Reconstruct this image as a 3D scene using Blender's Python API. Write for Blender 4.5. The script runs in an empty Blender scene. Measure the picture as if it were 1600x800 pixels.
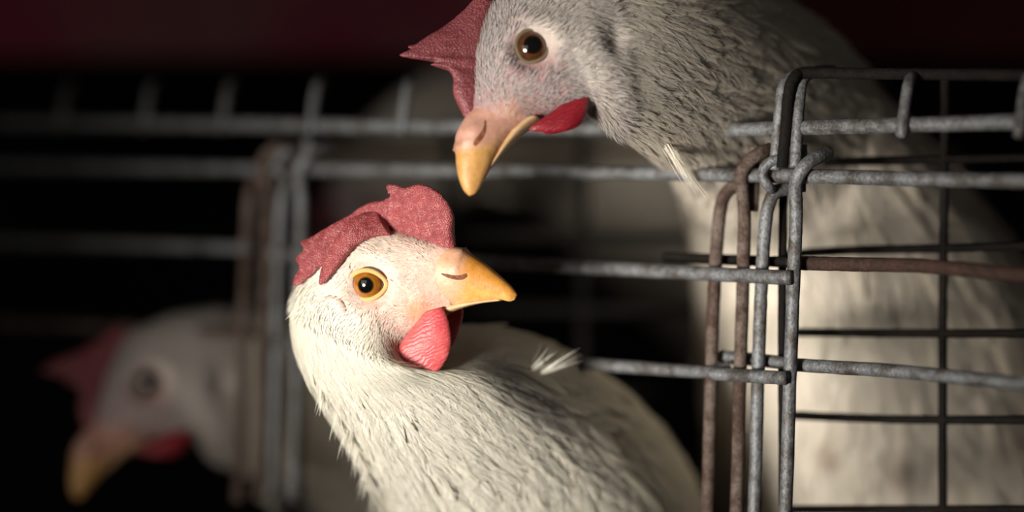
import bpy, math, random
import numpy as np
from mathutils import Vector, Matrix
from mathutils.bvhtree import BVHTree

scene = bpy.context.scene
COL = scene.collection
random.seed(7)
RNG = np.random.default_rng(7)

# ------------------------------------------------------------------ camera
LENS, SENSOR = 85.0, 36.0
FPX = LENS / SENSOR * 1600.0
CAM = np.array([0.0, -0.85, 1.0])
TILT = math.radians(3.33)
XC = np.array([1.0, 0.0, 0.0])
DC = np.array([0.0, math.cos(TILT), -math.sin(TILT)])
UC = np.array([0.0, math.sin(TILT), math.cos(TILT)])
cam_data = bpy.data.cameras.new('camera')
cam = bpy.data.objects.new('camera', cam_data)
COL.objects.link(cam)
cam_data.lens = LENS
cam_data.sensor_width = SENSOR
cam_data.clip_start = 0.02
cam.location = CAM
cam.rotation_euler = (math.radians(90) - TILT, 0, 0)
cam_data.dof.use_dof = True
cam_data.dof.focus_distance = 0.834
cam_data.dof.aperture_fstop = 2.5
scene.camera = cam

# ------------------------------------------------------------------ light
scene.view_settings.view_transform = 'Standard'
scene.view_settings.look = 'None'
scene.view_settings.gamma = 1.0
scene.view_settings.use_curve_mapping = False
scene.view_settings.exposure = 0.0

world = bpy.data.worlds.new('world')
scene.world = world
world.use_nodes = True
wb = world.node_tree.nodes['Background']
wb.inputs['Color'].default_value = (1.0, 0.95, 0.90, 1)
wb.inputs['Strength'].default_value = 0.027


def aim(o, loc, target):
    o.location = loc
    d = Vector(target) - Vector(loc)
    o.rotation_euler = d.to_track_quat('-Z', 'Y').to_euler()


key_d = bpy.data.lights.new('key_lamp', 'SPOT')
key_d.energy = 112.0
key_d.color = (1.0, 0.955, 0.87)
key_d.shadow_soft_size = 0.16
key_d.spot_size = math.radians(24)
key_d.spot_blend = 1.0
key = bpy.data.objects.new('key_lamp', key_d)
COL.objects.link(key)
aim(key, (-0.56, -0.79, 0.85), (0.0, 0.0, 0.94))

# dim fill light added high on the camera's side, no window there
fill_d = bpy.data.lights.new('fill_light', 'AREA')
fill_d.shape = 'RECTANGLE'
fill_d.size = 1.4
fill_d.size_y = 0.9
fill_d.energy = 4.0
fill_d.color = (1.0, 0.95, 0.88)
fill = bpy.data.objects.new('fill_light', fill_d)
COL.objects.link(fill)
aim(fill, (-1.4, -1.9, 1.35), (0.05, 0.1, 0.93))


# ------------------------------------------------------------------ helpers
def P(px, py, d):
    """point seen at pixel (px, py), d metres along the view axis"""
    return CAM + DC * d + XC * ((px - 800.0) / FPX * d) + UC * ((400.0 - py) / FPX * d)


def ray(px, py):
    v = DC + XC * ((px - 800.0) / FPX) + UC * ((400.0 - py) / FPX)
    return v / np.linalg.norm(v)


def nrm(v):
    v = np.asarray(v, float)
    return v / (np.linalg.norm(v, axis=-1, keepdims=True) + 1e-12)


def catmull(A, n):
    """resample rows of A (k, m) to n rows with a Catmull-Rom spline"""
    A = np.asarray(A, float)
    k = len(A)
    t = np.linspace(0, k - 1, n)
    i = np.clip(np.floor(t).astype(int), 0, k - 2)
    f = (t - i)[:, None]
    B = np.vstack([2 * A[0] - A[1], A, 2 * A[-1] - A[-2]])
    p0, p1, p2, p3 = B[i], B[i + 1], B[i + 2], B[i + 3]
    out = 0.5 * ((2 * p1) + (-p0 + p2) * f + (2 * p0 - 5 * p1 + 4 * p2 - p3) * f**2 + (-p0 + 3 * p1 - 3 * p2 + p3) * f**3)
    return out, t


def empty(name, loc, parent=None):
    o = bpy.data.objects.new(name, None)
    o.empty_display_size = 0.02
    COL.objects.link(o)
    o.location = loc
    if parent:
        o.parent = parent
    bpy.context.view_layer.update()
    return o


def tag(o, label=None, cat=None, group=None, kind=None):
    if label:
        o['label'] = label
    if cat:
        o['category'] = cat
    if group:
        o['group'] = group
    if kind:
        o['kind'] = kind
    return o


ORIG = {}


def origin(o):
    p = np.zeros(3)
    while o is not None:
        p += np.array(o.location)
        o = o.parent
    return p


def mesh_obj(name, V, F, mat, parent=None, smooth=True, col=None, nor=None):
    """V world-space vertices; F list/array of faces; one mesh object"""
    V = np.asarray(V, float)
    if parent is not None:
        V = V - origin(parent)
    me = bpy.data.meshes.new(name)
    if isinstance(F, np.ndarray) and F.shape[1] == 3:
        nf = len(F)
        me.vertices.add(len(V))
        me.vertices.foreach_set('co', V.astype(np.float32).ravel())
        me.loops.add(nf * 3)
        me.loops.foreach_set('vertex_index', F.astype(np.int32).ravel())
        me.polygons.add(nf)
        me.polygons.foreach_set('loop_start', np.arange(0, nf * 3, 3, dtype=np.int32))
        me.update(calc_edges=True)
    else:
        me.from_pydata(V.tolist(), [], [list(map(int, f)) for f in F])
        me.update()
    me.validate()
    if smooth:
        me.polygons.foreach_set('use_smooth', np.ones(len(me.polygons), dtype=bool))
    if col is not None:
        a = me.color_attributes.new('tint', 'FLOAT_COLOR', 'POINT')
        c = np.ones((len(V), 4), np.float32)
        c[:, :3] = col
        a.data.foreach_set('color', c.ravel())
    if nor is not None:
        me.normals_split_custom_set_from_vertices(nor.astype(np.float32))
    me.materials.append(mat)
    o = bpy.data.objects.new(name, me)
    COL.objects.link(o)
    if parent is not None:
        o.parent = parent
    return o


def grid_faces(ni, nj, caps=True):
    F = []
    for i in range(ni - 1):
        for j in range(nj):
            k = (j + 1) % nj
            F.append((i * nj + j, i * nj + k, (i + 1) * nj + k, (i + 1) * nj + j))
    if caps:
        F.append(tuple(range(nj - 1, -1, -1)))
        F.append(tuple((ni - 1) * nj + j for j in range(nj)))
    return F


def loft(rings, ni, nj, lat=None, power=1.0):
    """rings: list of (A, B, w[, lateral]) ; A,B opposite points, w half thickness in metres"""
    R = []
    for r in rings:
        R.append(np.concatenate([r[0], r[1], [r[2]]]))
    R, g = catmull(R, ni)
    A, B, w = R[:, :3], R[:, 3:6], np.maximum(R[:, 6], 2e-5)
    c = (A + B) / 2
    e1 = (A - B) / 2
    if lat is not None:
        e2 = np.repeat(np.asarray(lat, float)[None], ni, 0)
    else:
        L = []
        for r in rings:
            L.append(r[3])
        e2, _ = catmull(L, ni)
    e2 = e2 - nrm(e1) * np.sum(e2 * nrm(e1), 1, keepdims=True)
    e2 = nrm(e2) * w[:, None]
    th = np.linspace(0, 2 * math.pi, nj, endpoint=False)
    cs, sn = np.cos(th), np.sin(th)
    sn2 = np.sign(sn) * np.abs(sn) ** power
    V = c[:, None] + e1[:, None] * cs[None, :, None] + e2[:, None] * sn2[None, :, None]
    return V, g, th


def tube(pts, r, n=10, sm=None, wob=0.0):
    pts = np.asarray(pts, float)
    if sm is None:
        sm = max(12, len(pts) * 8)
    C, _ = catmull(pts, sm)
    T = nrm(np.gradient(C, axis=0))
    up = np.array([0.13, 0.21, 0.97])
    if abs(T[0] @ up) > 0.9:
        up = np.array([0.9, -0.4, 0.1])
    N = np.zeros_like(C)
    v = up - T[0] * (up @ T[0])
    N[0] = nrm(v)
    for i in range(1, sm):
        v = N[i - 1] - T[i] * (N[i - 1] @ T[i])
        N[i] = nrm(v)
    Bn = np.cross(T, N)
    th = np.linspace(0, 2 * math.pi, n, endpoint=False)
    rr = np.full((sm, n), r)
    if wob:
        rr = rr * (1 + RNG.normal(0, wob, (sm, n)))
    V = C[:, None] + rr[:, :, None] * (N[:, None] * np.cos(th)[None, :, None] + Bn[:, None] * np.sin(th)[None, :, None])
    return V.reshape(-1, 3), grid_faces(sm, n)


# ------------------------------------------------------------------ materials
def new_mat(name):
    m = bpy.data.materials.new(name)
    m.use_nodes = True
    nt = m.node_tree
    b = nt.nodes['Principled BSDF']
    return m, nt, b


def nd(nt, t, **kw):
    n = nt.nodes.new(t)
    for k, v in kw.items():
        if hasattr(n, k) and k not in n.inputs:
            setattr(n, k, v)
        else:
            n.inputs[k].default_value = v
    return n


def ramp(nt, src, stops):
    r = nt.nodes.new('ShaderNodeValToRGB')
    el = r.color_ramp.elements
    while len(el) < len(stops):
        el.new(0.5)
    for e, (p, c) in zip(el, stops):
        e.position = p
        e.color = (*c, 1)
    nt.links.new(src, r.inputs['Fac'])
    return r


def mix(nt, a, b, fac, mode='MIX'):
    m = nt.nodes.new('ShaderNodeMix')
    m.data_type = 'RGBA'
    m.blend_type = mode
    for s, v in ((m.inputs[6], a), (m.inputs[7], b), (m.inputs[0], fac)):
        if hasattr(v, 'is_linked'):
            nt.links.new(v, s)
        elif isinstance(v, (int, float)):
            s.default_value = v
        else:
            s.default_value = (*v, 1)
    return m.outputs[2]


def noise(nt, scale, detail=4, rough=0.6, coord='Object'):
    tc = nt.nodes.new('ShaderNodeTexCoord')
    n = nd(nt, 'ShaderNodeTexNoise')
    n.inputs['Scale'].default_value = scale
    n.inputs['Detail'].default_value = detail
    n.inputs['Roughness'].default_value = rough
    nt.links.new(tc.outputs[coord], n.inputs['Vector'])
    return n


def bump(nt, b, src, strength, dist):
    bp = nt.nodes.new('ShaderNodeBump')
    bp.inputs['Strength'].default_value = strength
    bp.inputs['Distance'].default_value = dist
    nt.links.new(src, bp.inputs['Height'])
    nt.links.new(bp.outputs['Normal'], b.inputs['Normal'])
    return bp


def wire_mat(name, metal, rust, lo, hi, rough=0.55, metallic=0.35, spec=0.5):
    m, nt, b = new_mat(name)
    b.inputs['Specular IOR Level'].default_value = spec
    n1 = noise(nt, 130, 6, 0.7)
    n2 = noise(nt, 900, 3, 0.6)
    f = ramp(nt, n1.outputs['Fac'], [(lo, (0, 0, 0)), (hi, (1, 1, 1))])
    f2 = ramp(nt, n2.outputs['Fac'], [(0.3, (0.55, 0.55, 0.55)), (0.7, (1.25, 1.25, 1.25))])
    c = mix(nt, metal, rust, f.outputs['Color'])
    c = mix(nt, c, f2.outputs['Color'], 1.0, 'MULTIPLY')
    nt.links.new(c, b.inputs['Base Color'])
    b.inputs['Metallic'].default_value = metallic
    b.inputs['Roughness'].default_value = rough
    bump(nt, b, n2.outputs['Fac'], 0.6, 0.0006)
    return m


M_ZINC = wire_mat('galvanised_wire', (0.22, 0.225, 0.235), (0.085, 0.072, 0.064), 0.42, 0.62)
M_RUST = wire_mat('rusty_wire', (0.15, 0.11, 0.09), (0.06, 0.030, 0.020), 0.40, 0.58, 0.8, 0.1)
M_DARK = wire_mat('black_and_shaded_wire', (0.009, 0.008, 0.0075), (0.016, 0.011, 0.008), 0.45, 0.65, 0.8, 0.0, 0.12)
M_REDR = wire_mat('red_rusty_wire', (0.07, 0.036, 0.028), (0.045, 0.027, 0.02), 0.40, 0.6, 0.8, 0.0, 0.2)


def attr_col(nt):
    a = nt.nodes.new('ShaderNodeVertexColor')
    a.layer_name = 'tint'
    return a.outputs['Color']


def skin_mat():
    m, nt, b = new_mat('hen_skin')
    n1 = noise(nt, 420, 4, 0.65)
    n2 = noise(nt, 2200, 2, 0.5)
    f = ramp(nt, n1.outputs['Fac'], [(0.35, (0.86, 0.82, 0.80)), (0.65, (1.08, 1.08, 1.08))])
    c = mix(nt, attr_col(nt), f.outputs['Color'], 1.0, 'MULTIPLY')
    nt.links.new(c, b.inputs['Base Color'])
    b.inputs['Roughness'].default_value = 0.6
    b.inputs['Subsurface Weight'].default_value = 0.15
    b.inputs['Subsurface Radius'].default_value = (0.004, 0.0015, 0.001)
    b.inputs['Subsurface Scale'].default_value = 0.5
    bump(nt, b, n1.outputs['Fac'], 0.5, 0.0012)
    return m


def comb_mat(name, c0, c1, c2, scale=1700):
    m, nt, b = new_mat(name)
    tc = nt.nodes.new('ShaderNodeTexCoord')
    vo = nd(nt, 'ShaderNodeTexVoronoi')
    vo.inputs['Scale'].default_value = scale
    nt.links.new(tc.outputs['Object'], vo.inputs['Vector'])
    n1 = noise(nt, 130, 4, 0.6)
    base = ramp(nt, n1.outputs['Fac'], [(0.35, c0), (0.65, c1)])
    f = ramp(nt, vo.outputs['Distance'], [(0.18, (1, 1, 1)), (0.55, (0, 0, 0))])
    n3 = noise(nt, 500, 2, 0.5)
    f3 = ramp(nt, n3.outputs['Fac'], [(0.40, (0.1, 0.1, 0.1)), (0.62, (1, 1, 1))])
    ff = mix(nt, f.outputs['Color'], f3.outputs['Color'], 1.0, 'MULTIPLY')
    c = mix(nt, base.outputs['Color'], c2, ff)
    nt.links.new(c, b.inputs['Base Color'])
    b.inputs['Roughness'].default_value = 0.5
    b.inputs['Subsurface Weight'].default_value = 0.12
    b.inputs['Subsurface Radius'].default_value = (0.004, 0.001, 0.0008)
    b.inputs['Subsurface Scale'].default_value = 0.4
    inv = nd(nt, 'ShaderNodeMath', operation='SUBTRACT')
    inv.inputs[0].default_value = 1.0
    nt.links.new(vo.outputs['Distance'], inv.inputs[1])
    bump(nt, b, inv.outputs[0], 0.55, 0.0005)
    return m


def wattle_mat(name, c0, c1):
    m, nt, b = new_mat(name)
    n1 = noise(nt, 160, 4, 0.6)
    tc = nt.nodes.new('ShaderNodeTexCoord')
    wv = nd(nt, 'ShaderNodeTexWave')
    wv.bands_direction = 'Z'
    wv.inputs['Scale'].default_value = 230
    wv.inputs['Distortion'].default_value = 9.0
    wv.inputs['Detail'].default_value = 3.0
    wv.inputs['Detail Scale'].default_value = 1.2
    mp = nd(nt, 'ShaderNodeMapping')
    mp.inputs['Rotation'].default_value = (0, math.radians(22), 0)
    nt.links.new(tc.outputs['Object'], mp.inputs['Vector'])
    nt.links.new(mp.outputs['Vector'], wv.inputs['Vector'])
    base = ramp(nt, n1.outputs['Fac'], [(0.35, c0), (0.65, c1)])
    f = ramp(nt, wv.outputs['Fac'], [(0.1, (0.92, 0.86, 0.86)), (0.8, (1.04, 1.08, 1.08))])
    c = mix(nt, base.outputs['Color'], f.outputs['Color'], 1.0, 'MULTIPLY')
    nt.links.new(c, b.inputs['Base Color'])
    b.inputs['Roughness'].default_value = 0.45
    b.inputs['Subsurface Weight'].default_value = 0.15
    b.inputs['Subsurface Radius'].default_value = (0.004, 0.001, 0.0008)
    b.inputs['Subsurface Scale'].default_value = 0.5
    bump(nt, b, wv.outputs['Fac'], 0.3, 0.0004)
    return m


def beak_mat():
    m, nt, b = new_mat('beak_horn')
    n1 = noise(nt, 300, 5, 0.65)
    f = ramp(nt, n1.outputs['Fac'], [(0.3, (0.8, 0.74, 0.66)), (0.65, (1.08, 1.08, 1.08))])
    c = mix(nt, attr_col(nt), f.outputs['Color'], 1.0, 'MULTIPLY')
    nt.links.new(c, b.inputs['Base Color'])
    b.inputs['Roughness'].default_value = 0.46
    b.inputs['Subsurface Weight'].default_value = 0.1
    b.inputs['Subsurface Radius'].default_value = (0.003, 0.0015, 0.0005)
    b.inputs['Subsurface Scale'].default_value = 0.5
    bump(nt, b, n1.outputs['Fac'], 0.35, 0.0009)
    return m


def eye_mat(name='hen_eye', g=1.0, pr=0.30):
    m, nt, b = new_mat(name)
    tc = nt.nodes.new('ShaderNodeTexCoord')
    sp = nt.nodes.new('ShaderNodeSeparateXYZ')
    nt.links.new(tc.outputs['Object'], sp.inputs[0])
    cb = nt.nodes.new('ShaderNodeCombineXYZ')
    nt.links.new(sp.outputs[0], cb.inputs[0])
    nt.links.new(sp.outputs[1], cb.inputs[1])
    ln = nd(nt, 'ShaderNodeVectorMath', operation='LENGTH')
    nt.links.new(cb.outputs[0], ln.inputs[0])
    r = ramp(nt, ln.outputs['Value'], [(0.0, (0.003, 0.003, 0.004)), (pr, (0.004, 0.003, 0.003)), (pr + 0.05, (0.05 * g, 0.035 * g, 0.01 * g)),
                                       (pr + 0.10, (0.36 * g, 0.135 * g, 0.016)), (0.62, (0.30 * g, 0.10 * g, 0.012)), (0.74, (0.035, 0.02, 0.018)), (0.9, (0.02, 0.012, 0.014))])
    n1 = noise(nt, 3.5, 5, 0.7)
    f = ramp(nt, n1.outputs['Fac'], [(0.3, (0.6, 0.55, 0.5)), (0.7, (1.25, 1.2, 1.1))])
    c = mix(nt, r.outputs['Color'], f.outputs['Color'], 1.0, 'MULTIPLY')
    nt.links.new(c, b.inputs['Base Color'])
    b.inputs['Roughness'].default_value = 0.08
    b.inputs['Coat Weight'].default_value = 1.0
    b.inputs['Coat Roughness'].default_value = 0.02
    return m


def feather_mat():
    m, nt, b = new_mat('white_feather')
    c = attr_col(nt)
    nt.links.new(c, b.inputs['Base Color'])
    b.inputs['Roughness'].default_value = 0.75
    b.inputs['Specular IOR Level'].default_value = 0.2
    tr = nd(nt, 'ShaderNodeBsdfTranslucent')
    nt.links.new(c, tr.inputs['Color'])
    ms = nt.nodes.new('ShaderNodeMixShader')
    ms.inputs[0].default_value = 0.25
    out = nt.nodes['Material Output']
    nt.links.new(b.outputs[0], ms.inputs[1])
    nt.links.new(tr.outputs[0], ms.inputs[2])
    nt.links.new(ms.outputs[0], out.inputs['Surface'])
    return m


def flat_mat(name, c0, c1, scale, rough=0.8, detail=5, spec=0.3):
    m, nt, b = new_mat(name)
    b.inputs['Specular IOR Level'].default_value = spec
    n1 = noise(nt, scale, detail, 0.6)
    r = ramp(nt, n1.outputs['Fac'], [(0.35, c0), (0.65, c1)])
    nt.links.new(r.outputs['Color'], b.inputs['Base Color'])
    b.inputs['Roughness'].default_value = rough
    bump(nt, b, n1.outputs['Fac'], 0.3, 0.002)
    return m


M_SKIN = skin_mat()
M_COMB = comb_mat('comb_red', (0.21, 0.026, 0.032), (0.30, 0.045, 0.050), (0.64, 0.27, 0.25), 2300)
M_COMB2 = comb_mat('comb_dull_red', (0.16, 0.030, 0.038), (0.23, 0.052, 0.06), (0.30, 0.12, 0.12), 1200)
M_WAT = wattle_mat('wattle_red', (0.54, 0.062, 0.075), (0.66, 0.125, 0.12))
M_WAT2 = wattle_mat('wattle_deep_red', (0.20, 0.006, 0.014), (0.26, 0.014, 0.022))
M_BEAK = beak_mat()
M_EYE = eye_mat(pr=0.33)
M_EYE2 = eye_mat('hen_eye_brown', 0.28, 0.38)
M_LID = flat_mat('yellow_eyelid', (0.62, 0.36, 0.10), (0.80, 0.55, 0.24), 700, 0.5)
M_LID2 = flat_mat('olive_eyelid', (0.12, 0.09, 0.045), (0.19, 0.145, 0.08), 700, 0.5)
M_NOST = flat_mat('nostril_dark', (0.12, 0.035, 0.015), (0.28, 0.10, 0.045), 900, 0.7)
M_FEA = feather_mat()
M_LEG = flat_mat('yellow_leg', (0.5, 0.32, 0.10), (0.62, 0.42, 0.17), 300, 0.6)


# ------------------------------------------------------------------ the setting
def box(name, lo, hi, mat, parent=None):
    lo, hi = np.array(lo, float), np.array(hi, float)
    V = [(x, y, z) for x in (lo[0], hi[0]) for y in (lo[1], hi[1]) for z in (lo[2], hi[2])]
    F = [(0, 1, 3, 2), (4, 6, 7, 5), (0, 4, 5, 1), (2, 3, 7, 6), (0, 2, 6, 4), (1, 5, 7, 3)]
    o = mesh_obj(name, V, F, mat, parent, smooth=False)
    bv = o.modifiers.new('bevel', 'BEVEL')
    bv.width = min(0.004, 0.2 * float(np.min(hi - lo)))
    bv.segments = 2
    return o


M_WALL = flat_mat('dark_wall', (0.010, 0.010, 0.011), (0.020, 0.019, 0.018), 6, 0.9, 5, 0.02)  # near-black mottled colour for the far wall
M_FLOOR = flat_mat('litter_floor', (0.02, 0.018, 0.015), (0.045, 0.038, 0.03), 30)
tag(box('wall_back', (-2.4, 1.6, -0.02), (2.4, 1.68, 2.4), M_WALL), 'dark back wall of the hen house', None, None, 'structure')
tag(box('floor', (-2.4, -3.2, -0.06), (2.4, 1.68, 0.0), M_FLOOR), 'dark littered floor below the cages', None, None, 'structure')

# ------------------------------------------------------------------ hens
CAMP = CAM


def fuzz_arrays(frame, n, L, W, nb, lift, tint, rng, vane=0.8):
    """feathers as bundles of barbs plus a vane, laid along a surface.
    frame(a, y) gives point, normal, side for distances a along and y across each feather; returns V, F(tri), colour, normals"""
    s0 = rng.uniform(0.0, 0.82, (n, nb))
    s1 = np.minimum(1.0, s0 + rng.uniform(0.18, 0.40, (n, nb)))
    sd = np.where(rng.random((n, nb)) < 0.5, -1.0, 1.0)
    Lc, Wc, lc = L[:, None], W[:, None], lift[:, None]

    def wprof(s):
        return np.sin(math.pi * np.clip(s, 0, 1) ** 0.85) ** 0.75 * (1 - 0.15 * s) + 0.04

    y1 = sd * wprof(s1 * 0.93) * rng.uniform(0.45, 1.2, (n, nb)) * Wc
    hj = np.abs(rng.normal(0, 0.008, (n, nb)))

    def put(s, y, extra):
        p, nn, sv = frame(Lc * s, y)
        h = (lc * s + extra) * Lc - 0.10 * y * y / Wc
        return p + nn * h[..., None], nrm(nn + sv * (0.25 * y / Wc)[..., None])

    sm = (s0 + s1) * 0.5
    ym = y1 * 0.42
    hw = Wc * rng.uniform(0.05, 0.11, (n, nb))
    Q = [put(s0, -hw * 0.6, 0.004), put(s0, hw * 0.6, 0.004), put(sm, ym - hw, 0.005 + hj), put(sm, ym + hw, 0.005 + hj), put(s1, y1, 0.003 + hj * 1.6)]
    VB = np.stack([q[0] for q in Q], 2).reshape(-1, 3)
    NB = np.stack([q[1] for q in Q], 2).reshape(-1, 3)
    base = np.arange(n * nb)[:, None] * 5
    FB = np.concatenate([base + np.array([0, 3, 1]), base + np.array([0, 2, 3]), base + np.array([2, 4, 3])])
    shade = rng.uniform(0.93, 1.05, (n, nb, 1, 1))
    CB = np.broadcast_to(tint[:, None, None, :] * shade, (n, nb, 5, 3)).reshape(-1, 3)
    ss = np.array([0.0, 0.2, 0.4, 0.6, 0.78, 0.9])
    VV, NV = [], []
    for s in ss:
        w = wprof(np.array([s]))[0] * vane
        for q in (-1, 1):
            r = put(np.full((n, 1), s), (q * w * W)[:, None], 0.0)
            VV.append(r[0][:, 0])
            NV.append(r[1][:, 0])
    r = put(np.full((n, 1), 0.97), np.zeros((n, 1)), 0.0)
    VV.append(r[0][:, 0])
    NV.append(r[1][:, 0])
    VV, NV = np.stack(VV, 1).reshape(-1, 3), np.stack(NV, 1).reshape(-1, 3)
    k = len(ss) * 2 + 1
    bb = np.arange(n)[:, None] * k
    FV = []
    for i in range(len(ss) - 1):
        q = 2 * i
        FV.append(bb + np.array([q, q + 3, q + 1]))
        FV.append(bb + np.array([q, q + 2, q + 3]))
    FV.append(bb + np.array([k - 3, k - 1, k - 2]))
    FV = np.concatenate(FV) + len(VB)
    CV = np.repeat(tint * 0.98, k, 0)
    return np.concatenate([VB, VV]), np.concatenate([FB, FV]), np.concatenate([CB, CV]), np.concatenate([NB, NV])


def bristle_arrays(pos, N, T, L, W, lift, tint, rng):
    n = len(pos)
    S = nrm(np.cross(N, T))
    V = []
    for s, w in ((0.0, 0.8), (0.55, 1.0)):
        h = (lift * s - 0.5 * lift * s * s) * L
        c = pos + T * (L * s)[:, None] + N * h[:, None]
        V += [c - S * (w * W)[:, None], c + S * (w * W)[:, None]]
    V.append(pos + T * L[:, None] + N * (0.55 * lift * L)[:, None])
    V = np.stack(V, 1).reshape(-1, 3)
    b = np.arange(n)[:, None] * 5
    F = np.concatenate([b + np.array([0, 3, 1]), b + np.array([0, 2, 3]), b + np.array([2, 4, 3])])
    return V, F, np.repeat(tint, 5, 0), np.repeat(N, 5, 0)


class Hen:
    def __init__(self, spec):
        s = self.s = spec
        self.d = s['d']
        self.k = self.d / FPX              # metres per photo pixel at the head
        self.O = P(*s['origin'], self.d)
        F = s['fwd'][0] * XC + s['fwd'][1] * UC + s['fwd'][2] * DC
        self.Fw = nrm(F)
        L = -DC + self.Fw * (DC @ self.Fw)
        L = nrm(L)
        U = np.cross(L, self.Fw)
        ang = math.radians(s.get('roll', 0))
        self.L = nrm(L * math.cos(ang) + U * math.sin(ang))
        self.root = empty('hen', (float(self.O[0]), float(self.O[1]), 0.0))
        self.rng = np.random.default_rng(s.get('seed', 1))

    def H(self, px, py, l=0.0):
        """point of the plane lying l pixels to the near side of the head's midline, seen at (px,py)"""
        r = ray(px, py)
        o = self.O + self.L * (l * self.k)
        t = ((o - CAM) @ self.L) / (r @ self.L)
        return CAM + r * t

    def mirror(self, V):
        V = np.asarray(V, float)
        q = (V - self.O) @ self.L
        return V - 2 * q[..., None] * self.L

    def hl(self, rings, ni, nj, power=1.0):
        R = []
        for (a, b, w, la, lb) in rings:
            R.append((self.H(*a, la), self.H(*b, lb), w * self.k))
        return loft(R, ni, nj, lat=self.L, power=power)

    # ---- one continuous body
    def body(self):
        s = self.s
        R = []
        nh = len(s['head'])
        for (a, b, w) in s['head']:
            R.append([self.H(*a), self.H(*b), w * self.k, self.L])
        for (a, b, w, d) in s['neck']:
            R.append([P(*a, d), P(*b, d), w * d / FPX, None])
        C = np.array([(r[0] + r[1]) / 2 for r in R])
        T = nrm(np.gradient(C, axis=0))
        prev = self.L
        for i, r in enumerate(R):
            if r[3] is None:
                e1 = nrm(r[0] - r[1])
                v = nrm(np.cross(T[i], e1))
                if v @ prev < 0:
                    v = -v
                w = min(1.0, (i - nh + 1) / 3.0)
                r[3] = nrm(v * w + self.L * (1 - w))
            prev = r[3]
        ni, nj = s.get('res', (190, 110))
        V, g, th = loft(R, ni, nj, power=0.85)
        # ease the jaw into the neck
        m = (np.clip((g - s['ease'][0]) / 1.2, 0, 1) * np.clip((s['ease'][1] - g) / 1.5, 0, 1))[:, None, None] * 0.5
        for _ in range(320):
            U = V.copy()
            U[1:-1] = (V[:-2] + V[2:]) * 0.5
            V = V * (1 - m) + U * m
        self.bvh_from(V)
        # face relief
        ex = np.array(self.hit(*s['eye'])[0])
        self.eye_c = ex
        k = self.k
        for sgn in (1, -1):
            c = ex if sgn > 0 else self.mirror(ex)
            out = self.L * sgn
            D = np.linalg.norm(V - c, axis=-1)
            V = V + out * (k * (-12 * np.exp(-(D / (33 * k)) ** 4) + 4 * np.exp(-((D - 46 * k) / (14 * k)) ** 2)))[..., None]
        for (px, py, amp, rad) in s.get('bumps', []):
            c0, n0 = self.hit(px, py)
            c0 = np.array(c0)
            for sgn in (1, -1):
                c = c0 if sgn > 0 else self.mirror(c0)
                D = np.linalg.norm(V - c, axis=-1)
                V = V + self.L * sgn * (amp * k * np.exp(-(D / (rad * k)) ** 2))[..., None]
        self.V, self.g = V, g
        self.bvh_from(V)
        # normals and flow
        Ti = nrm(np.gradient(V, axis=0))
        Tj = np.roll(V, -1, 1) - np.roll(V, 1, 1)
        N = nrm(np.cross(Tj, Ti))
        cen = V.mean(1, keepdims=True)
        if np.sum((V - cen) * N) < 0:
            N = -N
        self.N, self.T = N, Ti
        # skin colour by zone
        G = np.repeat(g[:, None], nj, 1)
        face = np.clip((s['face_end'] + 0.6 - G) / 2.0, 0, 1)[..., None]
        col = np.array(s['skin'])[None, None] * face + np.array(s['down'])[None, None] * (1 - face)
        for (px, py, rad, c, st) in s.get('blush_and_shade', []):
            c0 = np.array(self.hit(px, py)[0])
            for cc in (c0, self.mirror(c0)):
                f = st * np.exp(-(np.linalg.norm(V - cc, axis=-1) / (rad * k)) ** 2)[..., None]
                col = col * (1 - f) + np.array(c) * f
        self.nj, self.ni = nj, ni
        mesh_obj('body', V.reshape(-1, 3), grid_faces(ni, nj), M_SKIN, self.root, col=col.reshape(-1, 3))

    def bvh_from(self, V):
        ni, nj = V.shape[:2]
        self.bvh = BVHTree.FromPolygons([tuple(v) for v in V.reshape(-1, 3)], grid_faces(ni, nj))

    def hit(self, px, py, bvh=None):
        r = ray(px, py)
        loc, n, _, _ = (bvh or self.bvh).ray_cast(Vector(CAM), Vector(r))
        if loc is None:
            p = self.H(px, py, 40)
            return p, self.L
        n = np.array(n)
        if n @ r > 0:
            n = -n
        return np.array(loc), n

    # ---- plumage
    def sample(self, n, w):
        w = w / w.sum()
        idx = self.rng.choice(w.size, n, p=w.ravel())
        i, j = np.unravel_index(idx, w.shape)
        fi, fj = self.rng.random(n), self.rng.random(n)
        i2, j2 = i + 1, (j + 1) % self.nj

        def lerp(A):
            a = A[i, j] * (1 - fi)[:, None] + A[i2, j] * fi[:, None]
            b = A[i, j2] * (1 - fi)[:, None] + A[i2, j2] * fi[:, None]
            return a * (1 - fj)[:, None] + b * fj[:, None]
        gg = self.g[i] * (1 - fi) + self.g[i2] * fi
        self.ij = (i + fi, j + fj)
        return lerp(self.V), nrm(lerp(self.N)), nrm(lerp(self.T)), gg

    def grid_at(self, A, fi, fj):
        fi = np.clip(fi, 0, self.ni - 1.001)
        i, j = np.floor(fi).astype(int), np.floor(fj).astype(int)
        u, v = (fi - i)[..., None], (fj - j)[..., None]
        j0, j1 = j % self.nj, (j + 1) % self.nj
        return (A[i, j0] * (1 - u) + A[i + 1, j0] * u) * (1 - v) + (A[i, j1] * (1 - u) + A[i + 1, j1] * u) * v

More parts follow.
